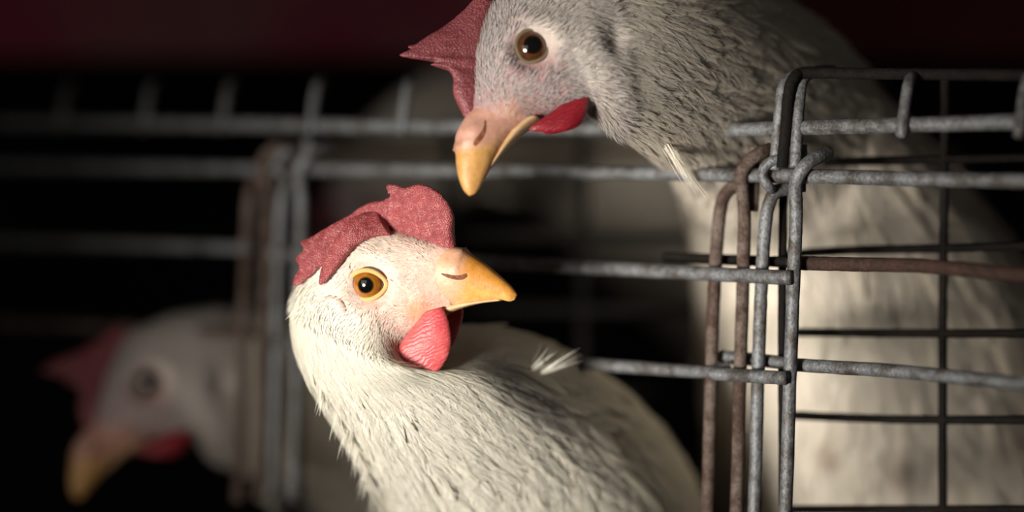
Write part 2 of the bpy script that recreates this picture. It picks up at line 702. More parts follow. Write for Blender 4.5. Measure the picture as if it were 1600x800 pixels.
    def surface_frame(self, yaw):
        fi, fj = self.ij
        p = self.grid_at(self.V, fi, fj)
        n0 = self.grid_at(self.N, fi, fj)
        vi = self.grid_at(self.V, fi + 1, fj) - p
        vj = self.grid_at(self.V, fi, fj + 1) - p
        di, dj = np.linalg.norm(vi, axis=-1) + 1e-6, np.linalg.norm(vj, axis=-1) + 1e-6
        sg = np.sign(np.sum(np.cross(n0, vi) * vj, -1))
        cy, sy = np.cos(yaw)[:, None], np.sin(yaw)[:, None]
        fi, fj, di, dj, sg = [a[:, None] for a in (fi, fj, di, dj, sg)]

        def frame(a, y):
            ii = fi + (a * cy - y * sy) / di
            jj = fj + sg * (a * sy + y * cy) / dj
            q, nn = self.grid_at(self.V, ii, jj), nrm(self.grid_at(self.N, ii, jj))
            t = nrm(self.grid_at(self.T, ii, jj))
            return q, nn, np.cross(nn, t)
        return frame

    def plumage(self):
        s, k, rng = self.s, self.k, self.rng
        V = self.V
        E1 = V[1:] - V[:-1]
        E2 = np.roll(V, -1, 1) - V
        area = np.linalg.norm(np.cross(E1, E2[:-1]), axis=-1)
        view = nrm(CAM - V)
        facing = np.sum(view * self.N, -1)[:-1]
        near = np.clip(0.30 + 0.9 * np.clip(facing + 0.45, 0, 1), 0.3, 1)
        G = np.repeat(self.g[:-1, None], self.nj, 1)
        gl = np.array(s['len_g'])
        LL = np.interp(G, gl, s['len_px']) * k
        # feathers
        wt = area / (LL * LL) * near
        wt[G < s['fea_start']] = 0
        nF = s.get('n_feather', 4200)
        pos, N, T, g = self.sample(nF, wt)
        L = np.interp(g, gl, s['len_px']) * k * rng.uniform(0.7, 1.25, nF)
        W = L * rng.uniform(*s.get('wr', (0.17, 0.30)), nF)
        S = np.cross(N, T)
        # locks: direction drifts smoothly over the coat
        q = pos / (k * 60)
        drift = np.sin(q[:, 0] * 1.7 + q[:, 2] * 1.1 + 1.3) * 0.5 + np.sin(q[:, 2] * 2.3 - q[:, 0] * 0.9 + q[:, 1]) * 0.5
        yaw = drift * 0.20 + rng.normal(0, 0.12, nF)
        frame = self.surface_frame(yaw)
        lift = np.abs(rng.normal(0.022, 0.012, nF)) + 0.014 + s.get('lift', 0.0)
        loose = rng.random(nF) < np.interp(g, [8, 11], [0.02, 0.06])
        lift[loose] += rng.uniform(0.02, 0.09, int(loose.sum()))
        tint = np.array(s['white'])[None] * rng.uniform(0.90, 1.04, (nF, 1)) * (1 + rng.normal(0, 0.005, (nF, 3)))
        f = np.clip((s['fea_start'] + 2.2 - g) / 2.0, 0, 1)[:, None] * s.get('neck_mix', 0.0)
        tint = tint * (1 - f) + np.array(s['neckcol']) * f
        A = fuzz_arrays(frame, nF, L, W, s.get('barbs', 24), lift, np.clip(tint, 0, 0.95), rng)
        CA = A[2].copy()
        d0 = A[0] - CAM
        dep = d0 @ DC
        front = (np.sum(-d0 * A[3], -1) > 0)[:, None]
        for (px, py, rx, ry, rot, c, st) in s.get('stains_and_shade', []):
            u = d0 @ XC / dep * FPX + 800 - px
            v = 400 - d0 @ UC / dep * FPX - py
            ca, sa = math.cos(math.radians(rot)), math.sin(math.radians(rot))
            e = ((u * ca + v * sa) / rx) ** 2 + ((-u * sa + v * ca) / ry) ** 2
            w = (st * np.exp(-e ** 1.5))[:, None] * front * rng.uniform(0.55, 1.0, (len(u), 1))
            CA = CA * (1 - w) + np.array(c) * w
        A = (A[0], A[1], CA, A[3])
        # wisps of single barbs that stick out of the coat
        for (p0, p1, spread, off, cnt) in s.get('wisp', []):
            a, n_ = self.hit(*p0)
            b = P(*p1, (a - CAM) @ DC - off)
            ln = np.linalg.norm(b - a)
            t_ = nrm((b - a)[None] / ln + rng.normal(0, spread, (cnt, 3)) * np.array([1, 0.4, 1]))
            nn = nrm(n_[None] - t_ * (t_ @ n_)[:, None])
            Q = bristle_arrays(a[None] + rng.normal(0, 3.0 * k, (cnt, 3)), nn, t_, ln * rng.uniform(0.35, 1.1, cnt), rng.uniform(0.3, 0.65, cnt) * k,
                               rng.normal(0.12, 0.1, cnt), np.repeat(np.array([s['white']]) * 0.9, cnt, 0), rng)
            A = (np.concatenate([A[0], Q[0]]), np.concatenate([A[1], Q[1] + len(A[0])]), np.concatenate([A[2], Q[2]]), np.concatenate([A[3], Q[3]]))
        o = mesh_obj('plumage', A[0], A[1], M_FEA, self.root, smooth=True, col=A[2], nor=A[3])
        o['kind'] = 'stuff'
        # face bristles
        nB = s.get('n_bristle', 9000)
        wt = area * np.clip(near, 0.3, 1)
        wt[(G > s['fea_start'] + 1.2) | (G < 0.7)] = 0
        wt = wt * np.interp(G, [0.5, 2, 4, 5], [0.25, 0.7, 1, 1.2])
        pos, N, T, g = self.sample(nB, wt)
        D = np.minimum(np.linalg.norm(pos - self.eye_c, axis=1), np.linalg.norm(pos - self.mirror(self.eye_c), axis=1)) / k
        bare = np.zeros(nB, bool)
        for (px, py, rad) in s.get('bare', []):
            c0 = np.array(self.hit(px, py)[0])
            bare |= np.linalg.norm(pos - c0, axis=1) < rad * k * rng.uniform(0.6, 1.1, nB)
        keep = ~bare & (D > 36) & (rng.random(nB) < np.clip((D - 30) / 40, 0.25, 1))
        pos, N, T, g = pos[keep], N[keep], T[keep], g[keep]
        n = len(pos)
        S = np.cross(N, T)
        q = pos / (k * 30)
        yaw = np.sin(q[:, 0] * 2.1 + q[:, 2] * 1.3) * 0.35 + rng.normal(0, 0.22, n)
        T = nrm(T * np.cos(yaw)[:, None] + S * np.sin(yaw)[:, None])
        L = np.interp(g, [0, 2, s['face_end'], s['face_end'] + 2], s['bristle_px']) * k * rng.uniform(0.5, 1.3, n)
        W = rng.uniform(0.4, 1.0, n) * k
        fb = np.clip((g - s['face_end'] + 1.2 + rng.normal(0, 0.3, n)) / 1.5, 0, 1)[:, None] * s.get('blend', 0.3)
        tint = (np.array(s['bristle_col'])[None] * (1 - fb) + np.array(s['white'])[None] * fb) * rng.uniform(0.78, 1.1, (n, 1))
        A = bristle_arrays(pos, N, T, L, W, np.abs(rng.normal(0.35, 0.2, n)) + 0.08, np.clip(tint, 0, 0.95), rng)
        o = mesh_obj('face_bristles', A[0], A[1], M_FEA, self.root, smooth=True, col=A[2], nor=A[3])
        o['kind'] = 'stuff'

    # ---- eyes
    def eyes(self):
        s, k = self.s, self.k
        ex, ey = s['eye']
        R = s['eye_r'] * k
        ax = nrm(self.L * 0.75 + nrm(CAM - self.eye_c) * 0.45)
        surf, n = self.hit(ex, ey)
        c0 = np.array(surf) + self.L * (s.get('eye_out', 9) * k) - ax * R
        # keep the centre on the viewing ray of the eye pixel
        r = ray(ex, ey)
        t = (c0 - CAM) @ r
        c0 = c0 + (CAM + r * t - c0)
        for sgn in (1, -1):
            c, a = (c0, ax) if sgn > 0 else (self.mirror(c0), nrm(ax - 2 * (ax @ self.L) * self.L))
            up = nrm(np.cross(a, self.Fw))
            fw = nrm(np.cross(up, a))
            # eyeball as one unit sphere with local z along its axis
            nl, nn = 20, 32
            V, Fc = [], []
            for i in range(nl + 1):
                ph = math.pi * i / nl
                for j in range(nn):
                    t_ = 2 * math.pi * j / nn
                    V.append((math.sin(ph) * math.cos(t_), math.sin(ph) * math.sin(t_), math.cos(ph)))
            for i in range(nl):
                for j in range(nn):
                    j2 = (j + 1) % nn
                    Fc.append((i * nn + j, (i + 1) * nn + j, (i + 1) * nn + j2, i * nn + j2))
            me = bpy.data.meshes.new('eye')
            me.from_pydata(V, [], Fc)
            me.polygons.foreach_set('use_smooth', np.ones(len(me.polygons), dtype=bool))
            me.materials.append(s.get('eye_mat', M_EYE))
            eo = bpy.data.objects.new('eye', me)
            COL.objects.link(eo)
            eo.parent = self.root
            rot = Matrix((fw, up, a)).transposed().to_4x4()
            eo.matrix_local = Matrix.Translation(Vector(c - origin(self.root))) @ rot @ Matrix.Scale(R, 4)
            tag(eo, s['eye_label'])
            # almond lid ring, a sub-part of the eye
            lid = []
            for q in range(40):
                t_ = 2 * math.pi * q / 40
                rx, ry = s['lid'][0] * k, s['lid'][1] * k
                x = rx * math.cos(t_)
                y = ry * math.sin(t_) * (1 - 0.22 * max(0, math.cos(t_)) ** 2)
                hgt = math.sqrt(max(R * R - x * x - y * y, (0.30 * R) ** 2))
                lid.append((x, y, hgt))
            lid = np.array(lid)
            nr = 10
            VL, FL = [], []
            for q in range(40):
                x, y, h = lid[q]
                rad = nrm(np.array([x, y, 0]))
                wr = s['lid'][2] * k
                for u in range(nr):
                    tt = 2 * math.pi * u / nr
                    VL.append(np.array([x, y, h]) + rad * (wr * math.cos(tt) + 0.55 * wr) + np.array([0, 0, 1]) * wr * 0.75 * math.sin(tt) - np.array([0, 0, 1]) * 0.1 * wr)
            for q in range(40):
                for u in range(nr):
                    q2, u2 = (q + 1) % 40, (u + 1) % nr
                    FL.append((q * nr + u, q2 * nr + u, q2 * nr + u2, q * nr + u2))
            VL = np.array(VL) / R
            me = bpy.data.meshes.new('eyelid')
            me.from_pydata(VL.tolist(), [], FL)
            me.polygons.foreach_set('use_smooth', np.ones(len(me.polygons), dtype=bool))
            me.materials.append(s.get('lid_mat', M_LID))
            lo = bpy.data.objects.new('eyelid', me)
            COL.objects.link(lo)
            lo.parent = eo
            tag(lo, s['lid_label'])

    # ---- beak, comb, wattles
    def beak(self):
        s = self.s
        V, g, th = self.hl([(a, b, w, 0, 0) for a, b, w in s['beak']], 60, 36, power=s.get('beak_pow', 0.85))
        n = len(s['beak']) - 1
        G = np.repeat((g / n)[:, None], len(th), 1)
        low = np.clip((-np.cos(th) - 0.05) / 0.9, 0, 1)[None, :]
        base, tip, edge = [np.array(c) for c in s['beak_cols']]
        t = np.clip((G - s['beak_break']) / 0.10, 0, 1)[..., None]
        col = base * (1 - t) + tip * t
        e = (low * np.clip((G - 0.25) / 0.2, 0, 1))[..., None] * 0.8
        col = col * (1 - e) + edge * e
        # crusty ridge between the soft base and the horn
        k = self.k
        Nn = nrm(V - V.mean(1, keepdims=True))
        ridge = np.exp(-((G - s['beak_break']) / 0.035) ** 2) * np.clip(np.cos(th) * 1.1 - 0.1, 0, 1)[None]
        rough = self.rng.normal(0, 1, G.shape)
        V = V + Nn * ((ridge * (3.0 + 1.2 * rough)) * k)[..., None]
        col = col * (1 - 0.7 * ridge[..., None]) + np.array([0.30, 0.15, 0.08]) * 0.7 * ridge[..., None]
        sx, sy, amp, rad = s['swell']
        c0, _n = self.hit(sx, sy, BVHTree.FromPolygons([tuple(v) for v in V.reshape(-1, 3)], grid_faces(*V.shape[:2])))
        for sgn in (1, -1):
            cc = c0 if sgn > 0 else self.mirror(c0)
            V = V + self.L * sgn * (amp * k * np.exp(-(np.linalg.norm(V - cc, axis=-1) / (rad * k)) ** 2))[..., None]
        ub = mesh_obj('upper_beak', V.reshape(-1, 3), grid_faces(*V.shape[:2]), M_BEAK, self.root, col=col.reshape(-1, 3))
        ub['label'] = s['beak_label']
        bv = BVHTree.FromPolygons([tuple(v) for v in V.reshape(-1, 3)], grid_faces(*V.shape[:2]))
        V, g, th = self.hl([(a, b, w, 0, 0) for a, b, w in s['lower']], 40, 28)
        col = np.repeat(np.array(s['lower_col'])[None], V.shape[0] * V.shape[1], 0)
        mesh_obj('lower_beak', V.reshape(-1, 3), grid_faces(*V.shape[:2]), M_BEAK, self.root, col=col)
        # nostril: a dark slit under a fleshy flap
        for sgn in (1, -1):
            R = []
            for (a, b) in s['nostril']:
                pa, na = self.hit(*a, bv)
                pb, _ = self.hit(*b, bv)
                R.append((pa, pb, 0.9 * self.k))
            Vt, _, _ = loft(R, 22, 14, lat=self.L)
            Vt = Vt if sgn > 0 else self.mirror(Vt)
            mesh_obj('nostril', Vt.reshape(-1, 3), grid_faces(*Vt.shape[:2]), M_NOST, ub)

    def comb(self):
        s = self.s
        Vs, Fs, off = [], [], 0
        for lobe in s['comb']:
            V, g, th = self.hl(lobe, max(16, len(lobe) * 7), 24, power=0.8)
            jit = self.rng.normal(0, 0.25 * self.k, V.shape)
            V = (V + jit).reshape(-1, 3)
            Fs += [tuple(q + off for q in f) for f in grid_faces(len(V) // 24, 24)]
            Vs.append(V)
            off += len(V)
        o = mesh_obj('comb', np.concatenate(Vs), Fs, s['comb_mat'], self.root)
        rm = o.modifiers.new('remesh', 'REMESH')
        rm.mode = 'VOXEL'
        rm.voxel_size = 1.9 * self.k
        rm.use_smooth_shade = True
        sm = o.modifiers.new('smooth', 'SMOOTH')
        sm.factor = 0.5
        sm.iterations = 3
        o['label'] = s['comb_label']

    def wattles(self):
        s = self.s
        for rings in s['wattles']:
            V, g, th = self.hl(rings, max(30, len(rings) * 6), 26)
            o = mesh_obj('wattle', V.reshape(-1, 3), grid_faces(*V.shape[:2]), s['wat_mat'], self.root)
            o['label'] = s['wat_label']

    def ear(self):
        s = self.s
        if 'ear' not in s:
            return
        for sgn in (1, -1):
            pts = np.array([np.array(self.hit(*p)[0]) for p in s['ear']])
            pts = pts + self.L * (1.0 * self.k)
            Q = pts if sgn > 0 else self.mirror(pts)
            V, F = tube(Q, 3.0 * self.k, 8, wob=0.15)
            col = np.repeat(np.array([[0.50, 0.33, 0.25]]), len(V), 0)
            mesh_obj('ear_fold', V, F, M_SKIN, self.root, col=col)

    def legs(self, floor_z):
        """two legs down to the wire floor, under the body (below the frame)"""
        c = (np.array(P(*self.s['leg_at'])))
        for q in (-1, 1):
            top = c + self.side * q * 0.03
            knee = top + np.array([0, 0, -0.07]) - self.backv * 0.012
            ank = np.array([knee[0], knee[1], floor_z + 0.012]) + self.backv * -0.02
            V, F = tube([top, (top + knee) / 2, knee, (knee + ank) / 2, ank], 0.0065, 10)
            lg = mesh_obj('leg', V, F, M_LEG, self.root)
            for a in (-0.5, 0.0, 0.5, math.pi):
                f = -self.backv * math.cos(a) + self.side * math.sin(a)
                V, F = tube([ank, ank + f * 0.02 + np.array([0, 0, -0.005]), ank + f * 0.042 + np.array([0, 0, -0.008])], 0.0045, 8)
                mesh_obj('toe', V, F, M_LEG, lg)

    def build(self):
        self.body()
        self.eyes()
        self.beak()
        self.comb()
        self.wattles()
        self.ear()
        self.plumage()
        return self.root


CREAM = (0.90, 0.855, 0.75)
front_spec = dict(
    seed=3, blend=1.0, ease=(3.6, 12.5), wr=(0.075, 0.15), d=0.85, origin=(600, 443), fwd=(math.cos(math.radians(20)), 0.0, -math.sin(math.radians(20))), roll=-7,
    eye=(579, 443), eye_r=32, eye_out=16, lid=(27, 20.5, 3.8), lid_mat=M_LID,
    eye_label='round amber eye with a black pupil', lid_label='yellow rim around the eye',
    head=[((711, 387), (711, 485), 25), ((685, 379), (688, 500), 36), ((647, 368), (664, 515), 49), ((600, 357), (648, 533), 61),
          ((553, 360), (645, 552), 69), ((503, 379), (655, 568), 76), ((467, 420), (675, 576), 82), ((450, 473), (702, 578), 88),
          ((449, 526), (730, 572), 96)],
    neck=[((464, 574), (760, 562), 106, .855), ((492, 620), (795, 552), 120, .864), ((540, 668), (865, 558), 146, .882),
          ((575, 730), (955, 628), 178, .905), ((602, 800), (1050, 725), 212, .935), ((640, 890), (1110, 840), 240, .97),
          ((710, 990), (1120, 930), 235, 1.03), ((800, 1040), (1110, 950), 195, 1.10), ((900, 1020), (1070, 930), 110, 1.17),
          ((985, 960), (1050, 915), 40, 1.22)],
    bumps=[(655, 470, 6, 22), (560, 520, 5, 40), (525, 475, 5, 22), (598, 562, 20, 40), (640, 570, 16, 36)],
    face_end=5.0, skin=(0.74, 0.46, 0.38), down=(0.80, 0.75, 0.64),
    blush_and_shade=[(600, 400, 60, (0.82, 0.64, 0.53), 0.8), (652, 486, 24, (0.80, 0.36, 0.20), 0.85), (585, 545, 45, (0.72, 0.46, 0.42), 0.6),
           (690, 430, 36, (0.80, 0.52, 0.38), 0.6)],
    bare=[(655, 484, 26), (680, 440, 30), (675, 490, 20)],
    white=CREAM, neckcol=(0.86, 0.80, 0.68), neck_mix=0.3,
    fea_start=5.6, len_g=[5, 6.5, 8, 10, 12, 14, 18], len_px=[15, 26, 46, 84, 120, 145, 150],
    n_feather=7600, barbs=26, n_bristle=12000, bristle_px=[4, 8, 15, 20], bristle_col=(0.82, 0.71, 0.62),
    stains_and_shade=[(825, 618, 95, 26, 40, (0.20, 0.17, 0.155), 0.95), (860, 530, 60, 30, 20, (0.5, 0.45, 0.36), 0.5)],
    beak=[((658, 388), (650, 494), 42), ((695, 386), (685, 484), 33.5), ((718, 387), (713, 477), 30), ((738, 399), (737, 472), 26),
          ((760, 414), (760, 469), 20), ((782, 432), (781, 468), 14), ((799, 448), (796, 471), 9), ((808, 460), (804, 469), 3)],
    beak_cols=[(0.70, 0.38, 0.24), (0.58, 0.25, 0.04), (0.82, 0.53, 0.18)], beak_break=0.34, beak_label='curved yellow upper beak with a pinkish base',
    lower=[((645, 486), (650, 508), 27), ((675, 478), (688, 497), 25), ((710, 472), (722, 482), 20), ((745, 468), (752, 474), 14), ((780, 465), (784, 470), 7)],
    lower_col=(0.72, 0.46, 0.26),
    nostril=[((689, 427), (690, 429)), ((699, 428), (700, 434)), ((712, 430), (712, 437)), ((722, 429), (722, 437)), ((728, 427), (728, 434)), ((730, 429), (730, 432))], swell=(710, 419, 4.0, 15),
    comb=[[((707, 393), (712, 384), 6, 0, 0), ((697, 397), (709, 362), 11, 0, 0), ((683, 398), (709, 338), 12, 0, 2), ((666, 396), (701, 318), 12, 0, 4),
           ((650, 392), (684, 299), 11, 0, 6), ((634, 388), (662, 288), 11, 0, 6), ((620, 384), (646, 289), 11, 0, 6), ((612, 381), (632, 293), 10, 0, 6),
           ((606, 378), (618, 288), 9, 0, 6), ((602, 376), (604, 289), 8, 0, 6), ((597, 374), (614, 303), 10, 0, 6), ((590, 372), (600, 312), 11, 2, 6),
           ((578, 368), (578, 316), 12, 5, 8), ((566, 366), (556, 328), 11, 10, 12), ((556, 364), (543, 341), 8, 15, 18)],
          [((612, 368), (590, 330), 9, 28, 12), ((585, 370), (560, 336), 12, 40, 24), ((562, 380), (541, 350), 11, 52, 40), ((545, 396), (525, 375), 10, 62, 52),
           ((531, 414), (513, 398), 9, 70, 62), ((518, 430), (503, 420), 7, 76, 68), ((508, 441), (499, 438), 4, 78, 72), ((502, 446), (498, 444), 2, 78, 74)],
          [((575, 362), (556, 331), 9, 20, 12), ((552, 372), (526, 347), 10, 30, 20), ((537, 386), (500, 362), 9, 38, 26), ((524, 398), (482, 372), 9, 46, 32),
           ((512, 410), (469, 378), 8, 52, 38), ((500, 418), (476, 388), 8, 56, 42), ((494, 424), (463, 404), 8, 60, 46), ((482, 434), (470, 416), 7, 62, 50),
           ((472, 442), (460, 434), 5, 64, 56), ((464, 448), (457, 444), 2, 64, 60)]],
    comb_mat=M_COMB, comb_label='floppy red comb folded over towards the eye',
    wattles=[[((664, 486), (690, 480), 7, 30, 30), ((652, 502), (698, 494), 10, 36, 32), ((636, 522), (703, 514), 12, 42, 34), ((622, 542), (705, 536), 13, 48, 36),
              ((613, 558), (701, 556), 12, 50, 38), ((624, 573), (692, 572), 10, 50, 40), ((644, 582), (684, 580), 7, 50, 42), ((658, 586), (674, 585), 3, 50, 44)],
             [((694, 482), (716, 477), 6, -24, -24), ((692, 496), (723, 484), 9, -26, -26), ((694, 512), (722, 500), 10, -28, -28), ((696, 526), (717, 516), 9, -30, -30),
              ((698, 538), (711, 532), 6, -30, -30), ((700, 544), (706, 541), 2, -30, -30)]],
    wat_mat=M_WAT, wat_label='rounded red wattle hanging below the beak',
    wisp=[((828, 578), (872, 528), 0.34, 0.001, 14), ((842, 584), (906, 550), 0.3, 0.001, 12), ((528, 648), (532, 690), 0.2, 0.0, 40), ((545, 668), (546, 722), 0.2, 0.0, 50), ((560, 700), (562, 748), 0.2, 0.0, 50), ((574, 730), (575, 785), 0.2, 0.0, 50), ((586, 765), (590, 820), 0.2, 0.0, 40), ((505, 610), (512, 650), 0.2, 0.0, 40)],
    ear=[(505, 470), (514, 464), (526, 466), (536, 476), (540, 488)],
)
back_spec = dict(
    seed=11, ease=(4.2, 10.5), d=0.83, origin=(822, 90), fwd=(-0.375 * 0.95, -0.925 * 0.95, -0.31), roll=0,
    eye=(830, 77), eye_r=32, eye_out=16, lid=(24.5, 23.5, 3.2), lid_mat=M_LID2, eye_mat=M_EYE2, wr=(0.09, 0.17),
    eye_label='round dark brown eye with a black pupil', lid_label='olive yellow rim around the eye',
    head=[((733, 190), (800, 205), 25), ((737, 160), (832, 190), 36), ((742, 120), (866, 180), 50), ((748, 70), (900, 172), 62),
          ((768, 15), (925, 167), 70), ((812, -30), (935, 176), 76), ((872, -55), (948, 194), 82), ((950, -70), (976, 217), 92)],
    neck=[((1040, -70), (1025, 243), 106, .852), ((1140, -50), (1078, 274), 128, .888), ((1240, 0), (1118, 326), 148, .935),
          ((1330, 110), (1128, 430), 188, .962), ((1440, 220), (1130, 570), 225, .985), ((1570, 380), (1135, 730), 245, 1.02),
          ((1660, 560), (1160, 900), 250, 1.07), ((1690, 740), (1300, 1010), 220, 1.14), ((1700, 820), (1480, 990), 130, 1.22),
          ((1720, 800), (1660, 890), 40, 1.28)],
    bumps=[(800, 165, 6, 26), (905, 60, 6, 30), (955, 60, -12, 22)],
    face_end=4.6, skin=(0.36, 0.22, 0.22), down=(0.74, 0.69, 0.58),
    blush_and_shade=[(870, 150, 35, (0.55, 0.22, 0.20), 0.6), (770, 60, 45, (0.52, 0.46, 0.43), 0.7), (950, 60, 22, (0.22, 0.17, 0.16), 0.7), (800, 180, 30, (0.6, 0.32, 0.2), 0.6)],  # the dark entry paints the shade of the groove behind the face
    bare=[(800, 185, 18), (765, 178, 14), (835, 182, 16)],
    white=(0.88, 0.80, 0.69), neckcol=(0.66, 0.60, 0.54), neck_mix=0.6,
    fea_start=5.2, len_g=[5, 6.5, 8, 10, 12, 14, 18], len_px=[18, 42, 80, 115, 135, 150, 150],
    n_feather=7000, barbs=26, n_bristle=15000, bristle_px=[5, 10, 17, 24], bristle_col=(0.52, 0.46, 0.44),
    stains_and_shade=[(1295, 718, 16, 22, 0, (0.24, 0.13, 0.06), 0.8), (1410, 745, 20, 26, 0, (0.22, 0.13, 0.07), 0.8), (1590, 660, 40, 60, 0, (0.3, 0.22, 0.15), 0.5),  # two brown dirt spots, then a broad darker patch at the right
            (1100, 280, 20, 14, 60, (0.35, 0.3, 0.26), 0.6), (950, 60, 20, 60, 0, (0.3, 0.25, 0.23), 0.6)],  # small darker patch, then the groove's shade painted into the feathers
    beak=[((750, 158), (836, 174), 34), ((724, 188), (820, 196), 30.5), ((712, 212), (800, 212), 32), ((712, 235), (783, 233), 27),
          ((713, 258), (772, 252), 22), ((717, 278), (762, 273), 16), ((724, 296), (752, 291), 10), ((733, 306), (743, 303), 3)],
    beak_cols=[(0.56, 0.30, 0.23), (0.56, 0.30, 0.095), (0.50, 0.26, 0.09)], beak_break=0.40, beak_label='downturned orange yellow beak with a pink base',
    lower=[((815, 190), (845, 190), 28), ((795, 208), (822, 206), 24), ((782, 228), (800, 226), 18), ((770, 250), (780, 248), 11), ((760, 268), (764, 267), 5)],
    lower_col=(0.52, 0.33, 0.18),
    nostril=[((759, 188), (757, 188)), ((760, 200), (755, 199)), ((757, 212), (749, 209)), ((750, 222), (742, 218)), ((743, 229), (739, 226))], swell=(738, 204, 4.0, 18),
    comb=[[((745, 192), (728, 188), 7, 0, 0), ((749, 178), (716, 164), 12, 0, 4), ((752, 160), (708, 144), 13, 0, 6), ((754, 140), (708, 122), 12, 0, 8),
           ((755, 126), (698, 108), 10, 0, 8), ((756, 114), (672, 101), 8, 0, 8), ((757, 107), (686, 97), 10, 0, 6), ((757, 98), (660, 93), 10, 0, 8),
           ((757, 88), (624, 87), 7, 0, 10), ((757, 76), (640, 77), 9, 0, 8), ((757, 60), (662, 60), 10, 0, 4), ((758, 44), (692, 42), 9, 0, 0),
           ((762, 24), (722, 18), 8, 0, -4), ((772, 4), (744, -6), 6, 0, -6)],
          [((755, 70), (700, 44), 8, -8, -22), ((752, 85), (660, 66), 8, -8, -24), ((752, 96), (636, 72), 6, -8, -22), ((752, 100), (644, 78), 4, -8, -18)]],
    comb_mat=M_COMB2, comb_label='pointed dull red comb sticking out in front',
    wattles=[[((826, 203), (834, 194), 4, 24, 24), ((842, 206), (858, 178), 8, 26, 24), ((864, 207), (880, 162), 9, 28, 26), ((886, 205), (904, 151), 10, 28, 28),
              ((904, 197), (918, 148), 8, 26, 28), ((915, 185), (921, 152), 4, 24, 28)],
             [((842, 200), (850, 192), 5, -20, -20), ((854, 209), (872, 188), 8, -20, -20), ((876, 207), (885, 190), 6, -20, -20), ((886, 200), (890, 192), 2, -20, -20)]],
    wisp=[((1042, 225), (1100, 306), 0.07, 0.008, 36), ((1052, 232), (1092, 290), 0.14, 0.006, 26), ((1075, 262), (1112, 326), 0.12, 0.004, 36)],
    wat_mat=M_WAT2, wat_label='deep red wattle under the jaw',
)

hen_front = Hen(front_spec)
tag(hen_front.build(), 'brightly lit white hen in front, head turned right with a floppy red comb', 'hen', 'white hens in the cages')
hen_back = Hen(back_spec)
tag(hen_back.build(), 'white hen leaning its neck over the bars from above, beak pointing down', 'hen', 'white hens in the cages')


def copy_hen(src, M, label):
    """copy a hen with its parts and sub-parts; M is a world matrix applied to the copy"""
    r = src.root.copy()
    COL.objects.link(r)
    r.matrix_world = M @ src.root.matrix_world
    for ch in src.root.children:
        c = ch.copy()
        COL.objects.link(c)
        c.parent = r
        for gch in ch.children:
            d = gch.copy()
            COL.objects.link(d)
            d.parent = c
    r['label'] = label
    return r


def place(src, px, py, d, rot, scale, yaw=0.0):
    """matrix that carries the head of src to the spot at (px,py,d), turned by rot degrees about the view line"""
    T0 = Matrix.Translation(-Vector(src.O))
    R = Matrix.Rotation(math.radians(rot), 4, Vector(DC))
    Y = Matrix.Rotation(math.radians(yaw), 4, Vector((0, 0, 1)))
    return Matrix.Translation(Vector(P(px, py, d))) @ Y @ R @ Matrix.Scale(scale, 4) @ T0


bpy.context.view_layer.update()
copy_hen(hen_back, place(hen_back, 232, 603, 1.06, 9, 1.08), 'blurred white hen at lower left, red comb and beak pointing down')
copy_hen(hen_back, place(hen_back, 582, 322, 1.30, -40, 1.05), 'far blurred white hen behind the front hen, only its red comb showing')

# ------------------------------------------------------------------ cage
CX, CD = 0.09, 0.85
UX, UD = -0.187, 0.17


def dplane(px):
    k = (px - 800.0) / FPX
    t = (CX - CD * k) / (-UX + UD * k)
    return CD + UD * t


def CP(px, py, off=0.0):
    """point on the cage front at pixel (px,py), off metres in front of it"""
    return P(px, py, dplane(px) - off)


def wire(name, pts, r, mat, parent, sm=None):
    V, F = tube(pts, r, 10, sm, wob=0.02)
    return mesh_obj(name, V, F, mat, parent)


R1 = 0.00245


def root_at(name, p, label, cat, group=None):
    o = empty(name, tuple(float(q) for q in p))
    return tag(o, label, cat, group)


# long rails of the cage front with the hooks of the top panel
rails = root_at('cage_rail_pair', CP(1240, 275), 'two long galvanised rails with hooks along the cage front', 'cage rail')
wire('rail', [CP(-160, 192), CP(120, 193), CP(480, 196), CP(800, 200), CP(1110, 203), CP(1240, 200), CP(1420, 195), CP(1600, 190), CP(1760, 186)], 0.0027, M_ZINC, rails, 120)
wire('rail', [CP(-160, 257), CP(0, 260), CP(450, 264), CP(700, 266), CP(1000, 271), CP(1290, 276), CP(1450, 280), CP(1600, 283), CP(1760, 287)], 0.0026, M_ZINC, rails, 120)
wire('top_rail', [CP(1222, 262, .006), CP(1228, 200, .005), CP(1232, 150, .004), CP(1240, 123, .002), CP(1262, 114, -.004), CP(1340, 115, -.011), CP(1600, 117, -.012), CP(1760, 118, -.012)], 0.0021, M_DARK, rails, 100)  # long loop lies in shade; the dark material puts that into its colour
wire('top_rail', [CP(1210, 266, .003), CP(1216, 200, .002), CP(1221, 150, .001), CP(1228, 128, -.002), CP(1246, 116, -.010), CP(1270, 112, -.03)], 0.0021, M_ZINC, rails, 60)
wire('top_rail', [CP(1243, 262, .003), CP(1246, 200, .002), CP(1249, 160, .0), CP(1254, 126, -.004), CP(1272, 113, -.014), CP(1300, 110, -.035)], 0.0021, M_ZINC, rails, 60)
for px in (100, 230, 352, 490, 632, 1414, 1598):
    sc = 0.85 / dplane(px)
    y0 = 180 + 20 * sc
    a = -60 * sc
    wire('hook', [CP(px + 14 * sc, y0 + a - 22 * sc, -.035), CP(px + 12 * sc, y0 + a - 18 * sc, -.012), CP(px + 6 * sc, y0 + a - 8 * sc, -.003), CP(px, y0 - 35 * sc, .002), CP(px - 4 * sc, y0, .0048),
                  CP(px - 6 * sc, y0 + 10 * sc, .004)], 0.0020, M_ZINC, rails, 40)


